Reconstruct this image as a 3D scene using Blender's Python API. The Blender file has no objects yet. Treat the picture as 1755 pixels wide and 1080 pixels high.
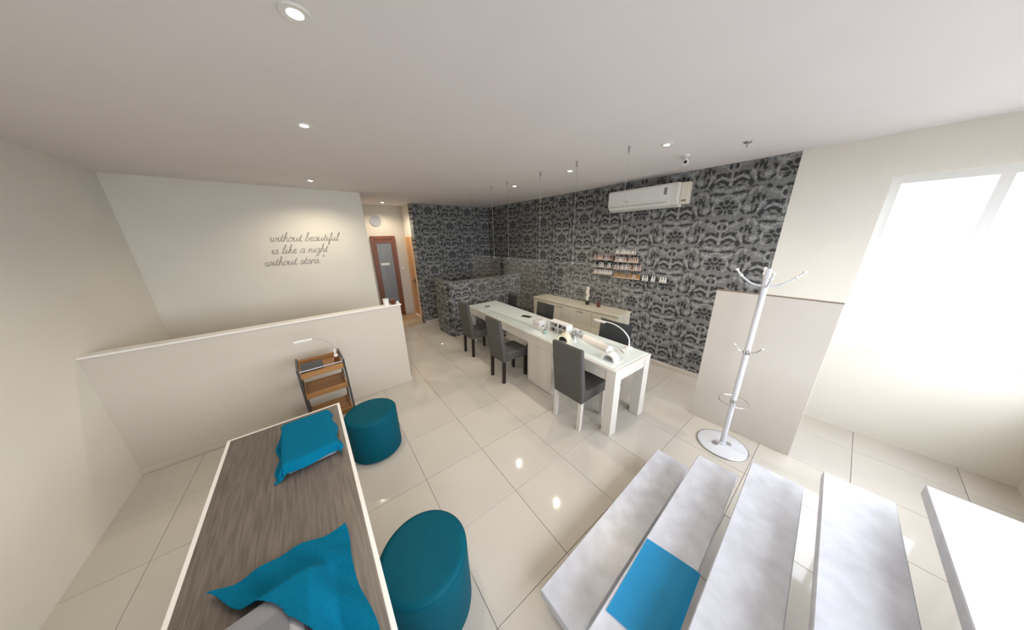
import bpy, bmesh, math, random
from mathutils import Vector, Matrix
random.seed(7)
S = bpy.context.scene
COL = S.collection
PI = math.pi

# ------------------------------------------------------------------ camera
F_PX = 434.0
YAW, PITCH, ROLL = math.radians(38.74), math.radians(-17.018), math.radians(-1.269)
CAM_H = 2.1
cam = bpy.data.cameras.new('camera'); camo = bpy.data.objects.new('camera', cam); COL.objects.link(camo)
cam.sensor_fit = 'HORIZONTAL'; cam.sensor_width = 36.0; cam.lens = F_PX / 1755.0 * 36.0
cam.clip_start = 0.02; cam.clip_end = 200
fw = Vector((math.sin(YAW)*math.cos(PITCH), math.cos(YAW)*math.cos(PITCH), math.sin(PITCH)))
rt = fw.cross(Vector((0, 0, 1))).normalized(); up = rt.cross(fw)
r2 = math.cos(ROLL)*rt + math.sin(ROLL)*up; u2 = -math.sin(ROLL)*rt + math.cos(ROLL)*up
camo.matrix_world = Matrix(((r2.x, u2.x, -fw.x, 0), (r2.y, u2.y, -fw.y, 0), (r2.z, u2.z, -fw.z, CAM_H), (0, 0, 0, 1)))
S.camera = camo
# ------------------------------------------------------------------ light and exposure
S.view_settings.view_transform = 'Standard'; S.view_settings.look = 'None'
S.view_settings.gamma = 1.0; S.view_settings.use_curve_mapping = False
S.view_settings.exposure = 0.56
SKY = 6.2
w = bpy.data.worlds.new('world'); S.world = w; w.use_nodes = True
bg = w.node_tree.nodes['Background']; bg.inputs[0].default_value = (0.86, 0.91, 1.0, 1); bg.inputs[1].default_value = SKY
SPOT_W = 31.0
SPOT_COL = (1.0, 0.88, 0.70)

# room dimensions (metres; the camera stands above x = 0, y = 0)
WX, CZ, BY = 4.27, 2.90, 6.30      # right wall, ceiling height, back wall
LX, FY = -1.60, -1.40              # left wall, shop front behind the camera
NX, NY = 2.16, 7.00                # niche right side wall, niche back wall
TY = 5.40                          # wall with the lettering
TX = 1.00                          # its free end

def portal(name, loc, rot, sx, sy):
    l = bpy.data.lights.new(name, 'AREA'); l.shape = 'RECTANGLE'; l.size = sx; l.size_y = sy
    l.cycles.is_portal = True
    o = bpy.data.objects.new(name, l); o.location = loc; o.rotation_euler = rot; COL.objects.link(o)
portal('window_daylight', (1.6, FY+.03, 1.675), (PI/2, 0, 0), 5.0, 1.85)
portal('window_daylight', (WX+.04, -.725, 1.75), (0, PI/2, 0), 1.6, 1.05)

# ------------------------------------------------------------------ materials
MATS = {}
def mat(name, col, rough=.5, metal=0., spec=.5, var=0., scale=8., bump=0., stretch=None, col2=None, coat=0., sheen=0.):
    if name in MATS: return MATS[name]
    m = bpy.data.materials.new(name); m.use_nodes = True; nt = m.node_tree; p = nt.nodes['Principled BSDF']
    p.inputs['Base Color'].default_value = (*col, 1); p.inputs['Roughness'].default_value = rough
    p.inputs['Metallic'].default_value = metal; p.inputs['Specular IOR Level'].default_value = spec
    p.inputs['Coat Weight'].default_value = coat; p.inputs['Sheen Weight'].default_value = sheen
    if var or bump:
        tc = nt.nodes.new('ShaderNodeTexCoord'); mp = nt.nodes.new('ShaderNodeMapping'); nz = nt.nodes.new('ShaderNodeTexNoise')
        nt.links.new(tc.outputs['Object'], mp.inputs[0]); nt.links.new(mp.outputs[0], nz.inputs['Vector'])
        if stretch: mp.inputs['Scale'].default_value = stretch
        nz.inputs['Scale'].default_value = scale; nz.inputs['Detail'].default_value = 5
        if var:
            cr = nt.nodes.new('ShaderNodeMix'); cr.data_type = 'RGBA'
            c2 = col2 or tuple(max(0, c*(1-var)) for c in col)
            rmp = nt.nodes.new('ShaderNodeMapRange'); rmp.inputs[1].default_value = .3; rmp.inputs[2].default_value = .7
            nt.links.new(nz.outputs[0], rmp.inputs[0])
            cr.inputs[6].default_value = (*col, 1); cr.inputs[7].default_value = (*c2, 1)
            nt.links.new(rmp.outputs[0], cr.inputs[0]); nt.links.new(cr.outputs[2], p.inputs['Base Color'])
        if bump:
            b = nt.nodes.new('ShaderNodeBump'); b.inputs['Strength'].default_value = bump; b.inputs['Distance'].default_value = .002
            nt.links.new(nz.outputs[0], b.inputs['Height']); nt.links.new(b.outputs[0], p.inputs['Normal'])
    MATS[name] = m; return m
class X:
    """tiny expression helper: python arithmetic becomes Math nodes"""
    def __init__(s, nt, v): s.nt, s.v = nt, v
    def op(s, o, b=None, c=None):
        n = s.nt.nodes.new('ShaderNodeMath'); n.operation = o
        for i, q in enumerate((s, b, c)):
            if q is None: continue
            q = q.v if isinstance(q, X) else q
            if isinstance(q, (int, float)): n.inputs[i].default_value = q
            else: s.nt.links.new(q, n.inputs[i])
        return X(s.nt, n.outputs[0])
    def __add__(s, b): return s.op('ADD', b)
    def __sub__(s, b): return s.op('SUBTRACT', b)
    def __mul__(s, b): return s.op('MULTIPLY', b)
    def abs(s): return s.op('ABSOLUTE')
    def min(s, b): return s.op('MINIMUM', b)
    def max(s, b): return s.op('MAXIMUM', b)

def clear_mat(name, tint, refl, rough):
    """thin clear sheet: mostly see-through, a faint mirror that grows at grazing angles"""
    m = bpy.data.materials.new(name); m.use_nodes = True; nt = m.node_tree; nt.nodes.clear()
    out = nt.nodes.new('ShaderNodeOutputMaterial'); mx = nt.nodes.new('ShaderNodeMixShader')
    t = nt.nodes.new('ShaderNodeBsdfTransparent'); g = nt.nodes.new('ShaderNodeBsdfGlossy'); lw = nt.nodes.new('ShaderNodeLayerWeight')
    t.inputs[0].default_value = (*tint, 1); g.inputs['Roughness'].default_value = rough; lw.inputs[0].default_value = .5
    f = X(nt, lw.outputs[1]).op('POWER', 4.0)*.4 + refl
    nt.links.new(f.v, mx.inputs[0]); nt.links.new(t.outputs[0], mx.inputs[1]); nt.links.new(g.outputs[0], mx.inputs[2])
    nt.links.new(mx.outputs[0], out.inputs[0]); MATS[name] = m; return m
def emit_mat(name, col, st):
    m = bpy.data.materials.new(name); m.use_nodes = True; nt = m.node_tree; nt.nodes.clear()
    out = nt.nodes.new('ShaderNodeOutputMaterial'); e = nt.nodes.new('ShaderNodeEmission')
    e.inputs[0].default_value = (*col, 1); e.inputs[1].default_value = st; nt.links.new(e.outputs[0], out.inputs[0]); MATS[name] = m; return m

def wallpaper(name, axis):
    """damask print: mirrored scroll motif in half-dropped columns, silver grey on charcoal"""
    m = bpy.data.materials.new(name); m.use_nodes = True; nt = m.node_tree; p = nt.nodes['Principled BSDF']
    tc = nt.nodes.new('ShaderNodeTexCoord'); sp = nt.nodes.new('ShaderNodeSeparateXYZ')
    nz0 = nt.nodes.new('ShaderNodeTexNoise'); nz0.inputs['Scale'].default_value = 14; nz0.inputs['Detail'].default_value = 1
    nt.links.new(tc.outputs['Object'], sp.inputs[0]); 
    P, V = .53, .70
    a = X(nt, sp.outputs[axis]); z = X(nt, sp.outputs[2])
    q = (a - (1.5 - P/2)) * (1/P)
    idx = q.op('FLOOR'); par = (idx*.5).op('FRACT')*2
    u = ((q - idx) - .5).abs() * P
    vv = (z - 2.30)*(1/V) + par*.5 + 20.5
    v = (vv.op('FRACT') - .5)*V
    cx = nt.nodes.new('ShaderNodeCombineXYZ'); nt.links.new(u.v, cx.inputs[0]); nt.links.new(v.v, cx.inputs[1])
    nt.links.new(cx.outputs[0], nz0.inputs['Vector'])
    n0 = X(nt, nz0.outputs[0]) - .5
    uu = u + n0*.05; v2 = v + n0*.04
    def dist(cu, cv):
        du, dv = uu - cu, v2 - cv
        return (du*du + dv*dv).op('SQRT')
    def ring(cu, cv, r, wd, cut=None):
        d = (dist(cu, cv) - r).abs() - wd
        if cut:
            nx, ny, k = cut       # keep only where nx*u + ny*v > k
            d = d.max((uu*nx + v2*ny)*-1 + k)
        return d
    def leaf(cu, cv, ru, rv, deg):
        c, s = math.cos(math.radians(deg)), math.sin(math.radians(deg))
        du, dv = uu - cu, v2 - cv
        e, f = (du*c + dv*s)*(1/ru), (dv*c - du*s)*(1/rv)
        return ((e*e + f*f).op('SQRT') - 1)*min(ru, rv)
    light = [ring(.092, .0, .092, .009, (-.3, 1, .0)), leaf(.095, -.04, .055, .022, 5), leaf(.205, .095, .014, .085, 26), leaf(0, .10, .016, .05, 0), leaf(0, -.06, .034, .026, 0),
             ring(0, -.245, .135, .009), leaf(.12, -.135, .07, .018, 15), ring(0, .215, .055, .009), leaf(.12, .245, .055, .018, 32), leaf(.215, -.09, .012, .06, -30), leaf(.21, -.27, .03, .03, 20), leaf(.25, .29, .012, .05, 0)]
    dark = [ring(.092, .0, .060, .018, (-.25, 1, -.005)), leaf(.180, .03, .028, .062, 22), leaf(.025, .035, .018, .050, -12), leaf(.092, .0, .030, .010, 12), leaf(.11, -.082, .07, .014, 6),
            leaf(.035, -.105, .045, .016, -18), leaf(.195, -.105, .024, .048, -35), leaf(0, -.185, .020, .028, 0), leaf(.055, -.20, .022, .034, -38), leaf(.085, -.25, .034, .018, 0), leaf(.055, -.30, .022, .034, 38),
            leaf(.018, -.245, .020, .018, 0), leaf(0, -.305, .015, .026, 0), leaf(.165, -.19, .016, .05, -25), leaf(.165, -.305, .016, .05, 25), leaf(.025, .13, .016, .042, 14), leaf(.07, .125, .040, .018, 30),
            leaf(.13, .135, .046, .020, -22), leaf(.185, .17, .022, .050, -32), leaf(.035, .215, .016, .030, 0), leaf(.07, .265, .055, .016, 25), leaf(0, .29, .035, .018, 0), leaf(.165, .29, .020, .050, -35),
            leaf(.245, .07, .016, .06, 8), leaf(.25, .215, .020, .06, -8), leaf(.245, -.03, .030, .020, 20), leaf(.25, -.17, .016, .05, 0), leaf(.235, -.27, .014, .035, 25), leaf(.25, -.33, .04, .016, 0)]
    def join(lst):
        d = lst[0]
        for k in lst[1:]: d = d.min(k)
        return d
    nz = nt.nodes.new('ShaderNodeTexNoise'); nz.inputs['Scale'].default_value = 60; nz.inputs['Detail'].default_value = 2
    nt.links.new(cx.outputs[0], nz.inputs['Vector'])
    nf = (X(nt, nz.outputs[0]) - .5)*.045
    def mask(d, top=1.):
        mr = nt.nodes.new('ShaderNodeMapRange'); nt.links.new((d + nf).v, mr.inputs[0])
        mr.inputs[1].default_value = -.003; mr.inputs[2].default_value = .003; mr.inputs[3].default_value = top; mr.inputs[4].default_value = 0
        return mr.outputs[0]
    ml, md = mask(join(light)), mask(join(dark))
    mx = nt.nodes.new('ShaderNodeMix'); mx.data_type = 'RGBA'
    mx0 = nt.nodes.new('ShaderNodeMix'); mx0.data_type = 'RGBA'
    mx0.inputs[6].default_value = (.20, .20, .195, 1); mx0.inputs[7].default_value = (.030, .030, .030, 1); nt.links.new(md, mx0.inputs[0])
    nt.links.new(mx0.outputs[2], mx.inputs[6]); mx.inputs[7].default_value = (.31, .31, .30, 1)
    nt.links.new(ml, mx.inputs[0])
    # mid-grey brushed ground between the scrolls
    nz2 = nt.nodes.new('ShaderNodeTexNoise'); nz2.inputs['Scale'].default_value = 30; nz2.inputs['Detail'].default_value = 3
    nt.links.new(cx.outputs[0], nz2.inputs['Vector'])
    mr2 = nt.nodes.new('ShaderNodeMapRange'); mr2.inputs[1].default_value = .47; mr2.inputs[2].default_value = .6; mr2.inputs[4].default_value = .45
    nt.links.new(nz2.outputs[0], mr2.inputs[0])
    mx2 = nt.nodes.new('ShaderNodeMix'); mx2.data_type = 'RGBA'; mx2.inputs[7].default_value = (.075, .075, .073, 1)
    nt.links.new(mr2.outputs[0], mx2.inputs[0]); nt.links.new(mx.outputs[2], mx2.inputs[6])
    nt.links.new(mx2.outputs[2], p.inputs['Base Color'])
    p.inputs['Roughness'].default_value = .55; p.inputs['Specular IOR Level'].default_value = .3
    MATS[name] = m; return m

paint = mat('white_paint', (.76, .725, .645), .75, spec=.2, var=.04, scale=2)
paintc = mat('ceiling_paint', (.82, .775, .765), .85, spec=.1, var=.03, scale=1.5)
lowp = mat('cream_paint', (.57, .52, .45), .55, spec=.25, var=.03, scale=2)
lam = mat('white_wood_laminate', (.68, .64, .58), .4, var=.10, scale=4, stretch=(1, 1, .12))
tilem = mat('polished_tile', (.55, .51, .45), .05, spec=.5, var=.07, scale=1.4)
grout = mat('grout', (.44, .405, .355), .8)
skirt = mat('skirting_tile', (.58, .52, .45), .2, var=.06, scale=3)
chrome = mat('chrome', (.75, .75, .76), .14, metal=1)
steel = mat('satin_steel', (.45, .45, .46), .3, metal=1)
greyfab = mat('grey_fabric', (.098, .092, .084), .85, spec=.2, var=.15, scale=60, bump=.2)
darkfab = mat('charcoal_leatherette', (.035, .037, .042), .5, var=.1, scale=30)
darkwood = mat('dark_wood', (.018, .011, .008), .4, var=.3, scale=10, stretch=(1, 1, .1))
teal = mat('teal_leatherette', (.0006, .080, .118), .6, spec=.10, var=.12, scale=12, bump=.05)
towelm = mat('blue_towel', (.0005, .135, .24), .95, spec=.1, var=.15, scale=90, bump=.6)
matm = mat('blue_rubber_mat', (.03, .45, .82), .6, var=.12, scale=5)
marble = mat('white_marble', (.58, .595, .645), .3, var=.13, scale=11, col2=(.465, .47, .51))
oak = mat('honey_oak', (.36, .17, .055), .45, var=.3, scale=8, stretch=(.2, 2, 2))
deskwood = mat('grey_brown_oak', (.175, .145, .12), .38, var=.45, scale=16, stretch=(5, .3, 1))
walnut = mat('walnut_door', (.20, .058, .014), .4, var=.35, scale=7, stretch=(2, 2, .15))
orange = mat('pine_door', (.72, .36, .15), .4, var=.15, scale=5, stretch=(2, 2, .15))
black = mat('black_plastic', (.012, .012, .013), .4)
white = mat('white_plastic', (.74, .73, .70), .35)
cream = mat('cream_plastic', (.78, .70, .52), .4)
glasstop = mat('pale_green_glass', (.72, .79, .77), .06, spec=.6, coat=.6)
silver = mat('silver_plastic', (.30, .30, .32), .35, metal=.4)
letter = mat('grey_lettering', (.30, .28, .25), .6)
acrylic = clear_mat('clear_acrylic', (.97, .975, .97), .065, .08)
pane_m = clear_mat('window_glass', (.98, .985, .985), .02, .01)
frost = mat('frosted_glass', (.22, .23, .24), .35, var=.25, scale=3, stretch=(4, 1, .4))
lampglow = emit_mat('downlight_glow', (1.0, .90, .76), 45)
wp_r = wallpaper('damask_wallpaper_side', 1)
wp_b = wallpaper('damask_wallpaper_end', 0)

# ------------------------------------------------------------------ mesh helpers
class B:
    def __init__(s): s.bm = bmesh.new()
    def box(s, x0, x1, y0, y1, z0, z1, bev=0., rot=None, seg=1):
        r = bmesh.ops.create_cube(s.bm, size=1)
        vs = r['verts']; c = Vector(((x0+x1)/2, (y0+y1)/2, (z0+z1)/2))
        for v in vs:
            q = Vector((v.co.x*(x1-x0), v.co.y*(y1-y0), v.co.z*(z1-z0)))
            if rot is not None: q = rot @ q
            v.co = q + c
        if bev:
            es = list({e for v in vs for e in v.link_edges})
            bmesh.ops.bevel(s.bm, geom=es, offset=bev, segments=seg, affect='EDGES', profile=.6)
        return s
    def tube(s, pts, r, n=8, closed=False, flat=1.0):
        pts = [Vector(p) for p in pts]; rings = []; N = len(pts); up0 = None
        for i, p in enumerate(pts):
            if closed: t = pts[(i+1) % N] - pts[i-1]
            else: t = pts[min(i+1, N-1)] - pts[max(i-1, 0)]
            t.normalize()
            if up0 is None: up0 = Vector((0, 0, 1)) if abs(t.z) < .9 else Vector((1, 0, 0))
            b = t.cross(up0)
            if b.length < 1e-4: b = t.orthogonal()
            b.normalize(); nrm = b.cross(t).normalized(); up0 = nrm
            rr = r[i] if isinstance(r, (list, tuple)) else r
            rings.append([s.bm.verts.new(p + rr*(math.cos(2*PI*k/n)*b + flat*math.sin(2*PI*k/n)*nrm)) for k in range(n)])
        for i in range(N if closed else N-1):
            A, C = rings[i], rings[(i+1) % N]
            for k in range(n): s.bm.faces.new((A[k], A[(k+1) % n], C[(k+1) % n], C[k]))
        if not closed: s.bm.faces.new(rings[0][::-1]); s.bm.faces.new(rings[-1])
        return s
    def lathe(s, prof, c=(0, 0, 0), n=32, sx=1., sy=1.):
        rings = []
        for (r, z) in prof:
            if r < 1e-6: rings.append([s.bm.verts.new((c[0], c[1], c[2]+z))])
            else: rings.append([s.bm.verts.new((c[0]+sx*r*math.cos(2*PI*k/n), c[1]+sy*r*math.sin(2*PI*k/n), c[2]+z)) for k in range(n)])
        for A, C in zip(rings, rings[1:]):
            for k in range(n):
                a0, a1 = A[k % len(A)], A[(k+1) % len(A)]; c0, c1 = C[k % len(C)], C[(k+1) % len(C)]
                f = [a0, a1, c1, c0]; g = []
                for q in f:
                    if q not in g: g.append(q)
                if len(g) > 2: s.bm.faces.new(g)
        return s
    def prism(s, poly, axis, a0, a1):
        """extrude a 2-D polygon along an axis (0,1,2); polygon in the two other axes"""
        def mk(p, a):
            q = list(p); q.insert(axis, a); return s.bm.verts.new(q)
        A = [mk(p, a0) for p in poly]; C = [mk(p, a1) for p in poly]; n = len(poly)
        s.bm.faces.new(A); s.bm.faces.new(C[::-1])
        for k in range(n): s.bm.faces.new((A[k], C[k], C[(k+1) % n], A[(k+1) % n]))
        return s
    def sphere(s, c, r, sx=1, sy=1, sz=1, u=12, v=8):
        q = bmesh.ops.create_uvsphere(s.bm, u_segments=u, v_segments=v, radius=r)
        for x in q['verts']: x.co = Vector((x.co.x*sx, x.co.y*sy, x.co.z*sz)) + Vector(c)
        return s
    def mesh(s, name, m, smooth=False):
        bmesh.ops.recalc_face_normals(s.bm, faces=s.bm.faces[:])
        me = bpy.data.meshes.new(name); s.bm.to_mesh(me); s.bm.free(); me.materials.append(m)
        if smooth:
            for f in me.polygons: f.use_smooth = True
            me.set_sharp_from_angle(angle=math.radians(40))
        return me
    def build(s, name, m, parent=None, smooth=False):
        o = bpy.data.objects.new(name, s.mesh(name, m, smooth)); COL.objects.link(o); o.parent = parent; return o
def tag(o, label, cat, group=None):
    o['label'] = label; o['category'] = cat
    if group: o['group'] = group
    return o
def struct(o, label, cat):
    o['kind'] = 'structure'; o['label'] = label; o['category'] = cat; return o
def thing(name, label, cat, loc=(0, 0, 0), rz=0., group=None, kind=None):
    o = bpy.data.objects.new(name, None); o.empty_display_size = .1; COL.objects.link(o)
    o.location = loc; o.rotation_euler = (0, 0, rz); tag(o, label, cat, group)
    if kind: o['kind'] = kind
    return o
def kids(o): return [c for c in bpy.data.objects if c.parent is o]
def copy_tree(o, parent=None):
    c = o.copy(); COL.objects.link(c); c.parent = parent
    for k in kids(o): copy_tree(k, c)
    return c
def smooth_path(pts, sub=6, closed=False):
    pts = [Vector(p) for p in pts]; n = len(pts); out = []
    rng = range(n if closed else n-1)
    for i in rng:
        if closed: p0, p1, p2, p3 = pts[i-1], pts[i], pts[(i+1) % n], pts[(i+2) % n]
        else: p0, p1, p2, p3 = pts[max(i-1, 0)], pts[i], pts[i+1], pts[min(i+2, n-1)]
        for k in range(sub):
            t = k/sub
            out.append(.5*((2*p1) + (p2-p0)*t + (2*p0-5*p1+4*p2-p3)*t*t + (3*p1-p0-3*p2+p3)*t*t*t))
    if not closed: out.append(pts[-1])
    return out

# ------------------------------------------------------------------ the room
fl = B().box(LX-.2, WX+.2, FY-.2, NY+.2, -.12, -.012).build('floor', grout); struct(fl, 'polished beige tiled floor of the salon', 'floor')
TS, TR = .58, math.radians(-2.0); GAP = .0028
tme = B().box(-TS/2+GAP/2, TS/2-GAP/2, -TS/2+GAP/2, TS/2-GAP/2, -.012, 0, .0012).mesh('tile', tilem)
ox, oy = 1.035, 1.295; first = True
for i in range(-9, 9):
    for j in range(-9, 14):
        dx, dy = (i+.5)*TS, (j+.5)*TS
        cxx, cyy = ox + dx*math.cos(TR) - dy*math.sin(TR), oy + dx*math.sin(TR) + dy*math.cos(TR)
        if LX-.1 < cxx < WX+.12 and FY-.1 < cyy < NY+.1:
            t = bpy.data.objects.new('tile', tme); COL.objects.link(t); t.location = (cxx, cyy, random.uniform(-.0004, .0002)); t.rotation_euler = (0, 0, TR); t.parent = fl
struct(B().box(LX-.2, WX+.2, FY-.2, NY+.2, CZ, CZ+.15).build('ceiling', paintc), 'plain white plastered ceiling', 'ceiling')
WIN_Y0, WIN_Y1, WIN_Z0, WIN_Z1 = -1.25, -.20, .95, 2.55
wr = struct(B().box(WX, WX+.2, .42, BY+.2, 0, CZ).build('wall_right', wp_r), 'long side wall covered in grey damask wallpaper', 'wall')
struct(B().box(WX, WX+.2, FY-.2, .42, 0, WIN_Z0).box(WX, WX+.2, FY-.2, .42, WIN_Z1, CZ).box(WX, WX+.2, FY-.2, WIN_Y0, WIN_Z0, WIN_Z1).box(WX, WX+.2, WIN_Y1, .42, WIN_Z0, WIN_Z1)
       .build('wall_right_front', paint), 'white wall around the shop window beside the stairs', 'wall')
struct(B().box(NX, WX, BY, BY+.2, 0, CZ).build('wall_back', wp_b), 'end wall covered in grey damask wallpaper', 'wall')
struct(B().box(TX, NX+.2, NY, NY+.2, 0, CZ).build('wall_niche_back', lowp), 'cream end wall of the door niche', 'wall')
struct(B().box(NX, NX+.06, BY+.2, NY, 2.17, CZ).box(NX, NX+.06, BY+.2, BY+.26, 0, 2.17).box(NX, NX+.06, NY-.06, NY, 0, 2.17).build('wall_niche_right', paint), 'white side wall of the door niche', 'wall')
struct(B().box(LX, TX, TY, TY+.2, 0, CZ).box(TX-.1, TX, TY+.2, NY, 0, CZ).build('wall_lettering', paint), 'white wall carrying the grey script lettering', 'wall')
struct(B().box(LX-.2, LX, FY-.2, TY+.2, 0, CZ).build('wall_left', paint), 'plain white left wall', 'wall')
lw = struct(B().box(LX, .95, 3.72, 3.83, 0, 1.215).build('wall_low', lowp), 'low cream partition wall behind the trolley', 'wall')
B().box(LX, .965, 3.708, 3.842, 1.215, 1.232, .003).build('cap', mat('white_cap', (.82, .79, .74), .4), lw)
def base(name, x0, x1, y0, y1, h=.075): struct(B().box(x0, x1, y0, y1, 0.001, h, .003).build(name, skirt), 'beige tile skirting along the wall', 'baseboard')
base('baseboard_right', WX-.012, WX, .42, BY-.012); base('baseboard_back', NX, WX-.012, BY-.012, BY); base('baseboard_low_wall', LX, .962, 3.708, 3.72, .06)
base('baseboard_low_wall_end', .95, .962, 3.72, 3.83, .06); base('baseboard_lettering', LX, TX, TY-.012, TY)
# shop front behind the camera and shop window on the right
struct(B().box(LX, WX, FY-.2, FY, 0, .75).box(LX, WX, FY-.2, FY, 2.6, CZ).box(LX, -.9, FY-.2, FY, .75, 2.6).box(4.1, WX, FY-.2, FY, .75, 2.6).build('wall_front', paint), 'white shop-front wall around the glazing', 'wall')
def window(name, label, plane, fixed, a0, a1, z0, z1, bars):
    t = thing(name, label, 'window', kind='structure')
    def bx(p0, p1, q0, q1, d=.06):
        return (fixed-d/2, fixed+d/2, p0, p1, q0, q1) if plane == 'x' else (p0, p1, fixed-d/2, fixed+d/2, q0, q1)
    f = B()
    for r in ((a0, a1, z0, z0+.06), (a0, a1, z1-.06, z1), (a0, a0+.06, z0+.06, z1-.06), (a1-.06, a1, z0+.06, z1-.06)): f.box(*bx(*r))
    for k in range(1, bars): c = a0 + (a1-a0)*k/bars; f.box(*bx(c-.03, c+.03, z0+.06, z1-.06))
    f.build('window_frame', white, t)
    for k in range(bars):
        c0, c1 = a0+(a1-a0)*k/bars, a0+(a1-a0)*(k+1)/bars
        B().box(*bx(c0+(.06 if k == 0 else .03), c1-(.06 if k == bars-1 else .03), z0+.06, z1-.06, .008)).build('pane', pane_m, t)
window('window_1', 'white framed shop window beside the stairs', 'x', WX+.1, WIN_Y0, WIN_Y1, WIN_Z0, WIN_Z1, 2)
window('window_2', 'glazed shop front above the stair landing', 'y', FY-.1, -.9, 4.1, .75, 2.6, 4)

struct(B().box(-12, 16, -14, FY-.2, .55, .70).build('added_pavement_front', mat('paving', (.30, .29, .28), .8, var=.1, scale=3)), 'grey pavement added outside the shop front to dim the ceiling', 'pavement')  # added ground slab, keeps sky light from below off the ceiling
struct(B().box(WX+.2, 16, FY-.2, 14, .55, .70).build('added_pavement_side', MATS['paving']), 'grey pavement added outside the side window to dim the ceiling', 'pavement')  # added like the front slab, to cut light thrown up at the ceiling

# ------------------------------------------------------------------ niche: doors, step, vent, switch
d1 = thing('door_1', 'walnut framed door with frosted glass at end of niche', 'door', (1.345, NY, 0), kind='structure')
dw, dh = .55, 2.20
B().box(0, .07, -.05, 0, 0.16, dh, .004).box(dw-.07, dw, -.05, 0, 0.16, dh, .004).box(.07, dw-.07, -.05, 0, dh-.08, dh, .004).build('door_frame', walnut, d1)
B().box(.07, .11, -.04, -.005, .18, dh-.08).box(dw-.11, dw-.07, -.04, -.005, .18, dh-.08).box(.11, dw-.11, -.04, -.005, dh-.16, dh-.08).box(.11, dw-.11, -.04, -.005, .18, .42).build('door_leaf', walnut, d1)
B().box(.11, dw-.11, -.026, -.018, .42, dh-.16).build('pane', frost, d1)
B().box(.14, .34, -.034, -.026, 1.50, 1.56, .003).build('notice', white, d1)
d2 = thing('door_2', 'light pine door in the side wall of the niche', 'door', (NX, 6.56, 0), kind='structure')
B().box(-.012, .02, 0, .38, 0.16, 2.17, .003).build('door_leaf', orange, d2)
B().box(-.02, .0, -.06, 0, 0.0, 2.17, .003).box(-.02, .0, .38, .44-.06+.06, 0.16, 2.17, .003).build('door_frame', mat('pine_frame', (.80, .55, .33), .4, var=.1, scale=4), d2)
hd = B().box(-.02, -.012, .03, .07, 1.0, 1.16, .003).tube([(-.02, .05, 1.09), (-.06, .05, 1.09), (-.06, .13, 1.09)], .009, 8).build('door_handle', black, d2, True)
st = thing('trim_1', 'low pale wooden step in front of niche doors', 'step', (0, 0, 0), kind='structure')
B().box(1.02, NX-.025, 6.44, NY-.052, 0.001, .13).build('riser', mat('pine_step', (.66, .45, .27), .4, var=.15, scale=5, stretch=(.3, 2, 2)), st)
B().box(1.02, NX-.025, 6.42, NY-.052, .13, .155, .004).build('board', MATS['pine_step'], st)
v = thing('round_vent', 'round grey ventilation grille above the walnut door', 'vent', (1.53, NY, 2.55))
def ycyl(b, r0, r1, y0, y1, n=32):
    b.lathe([(r0, 0), (r1, 0), (r1, y1-y0), (r0, y1-y0)] + ([(r0, 0)] if r0 else []), n=n)
    for q in b.bm.verts: q.co = Vector((q.co.x, y0 + q.co.z, q.co.y))
    return b
ycyl(B(), .105, .125, -.022, 0).build('rim', mat('grey_vent', (.36, .36, .38), .5), v, True)
ycyl(B(), 0, .105, -.012, 0).build('back_plate', mat('grey_vent_back', (.27, .27, .29), .6), v, True)
for k in range(5):
    zz = -.07 + k*.035; hw = math.sqrt(.1**2 - zz*zz)
    B().box(-hw, hw, -.021, -.012, zz-.006, zz+.006).build('slat', MATS['grey_vent'], v)
sw = thing('light_switch', 'small white light switch between the two niche doors', 'switch', (1.985, NY, 1.40))
B().box(-.04, .04, -.01, 0, -.04, .04, .003).build('plate', mat('switch_white', (.6, .57, .52), .4), sw); B().box(-.018, .018, -.016, -.01, -.025, .025, .002).build('rocker', white, sw)

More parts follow.
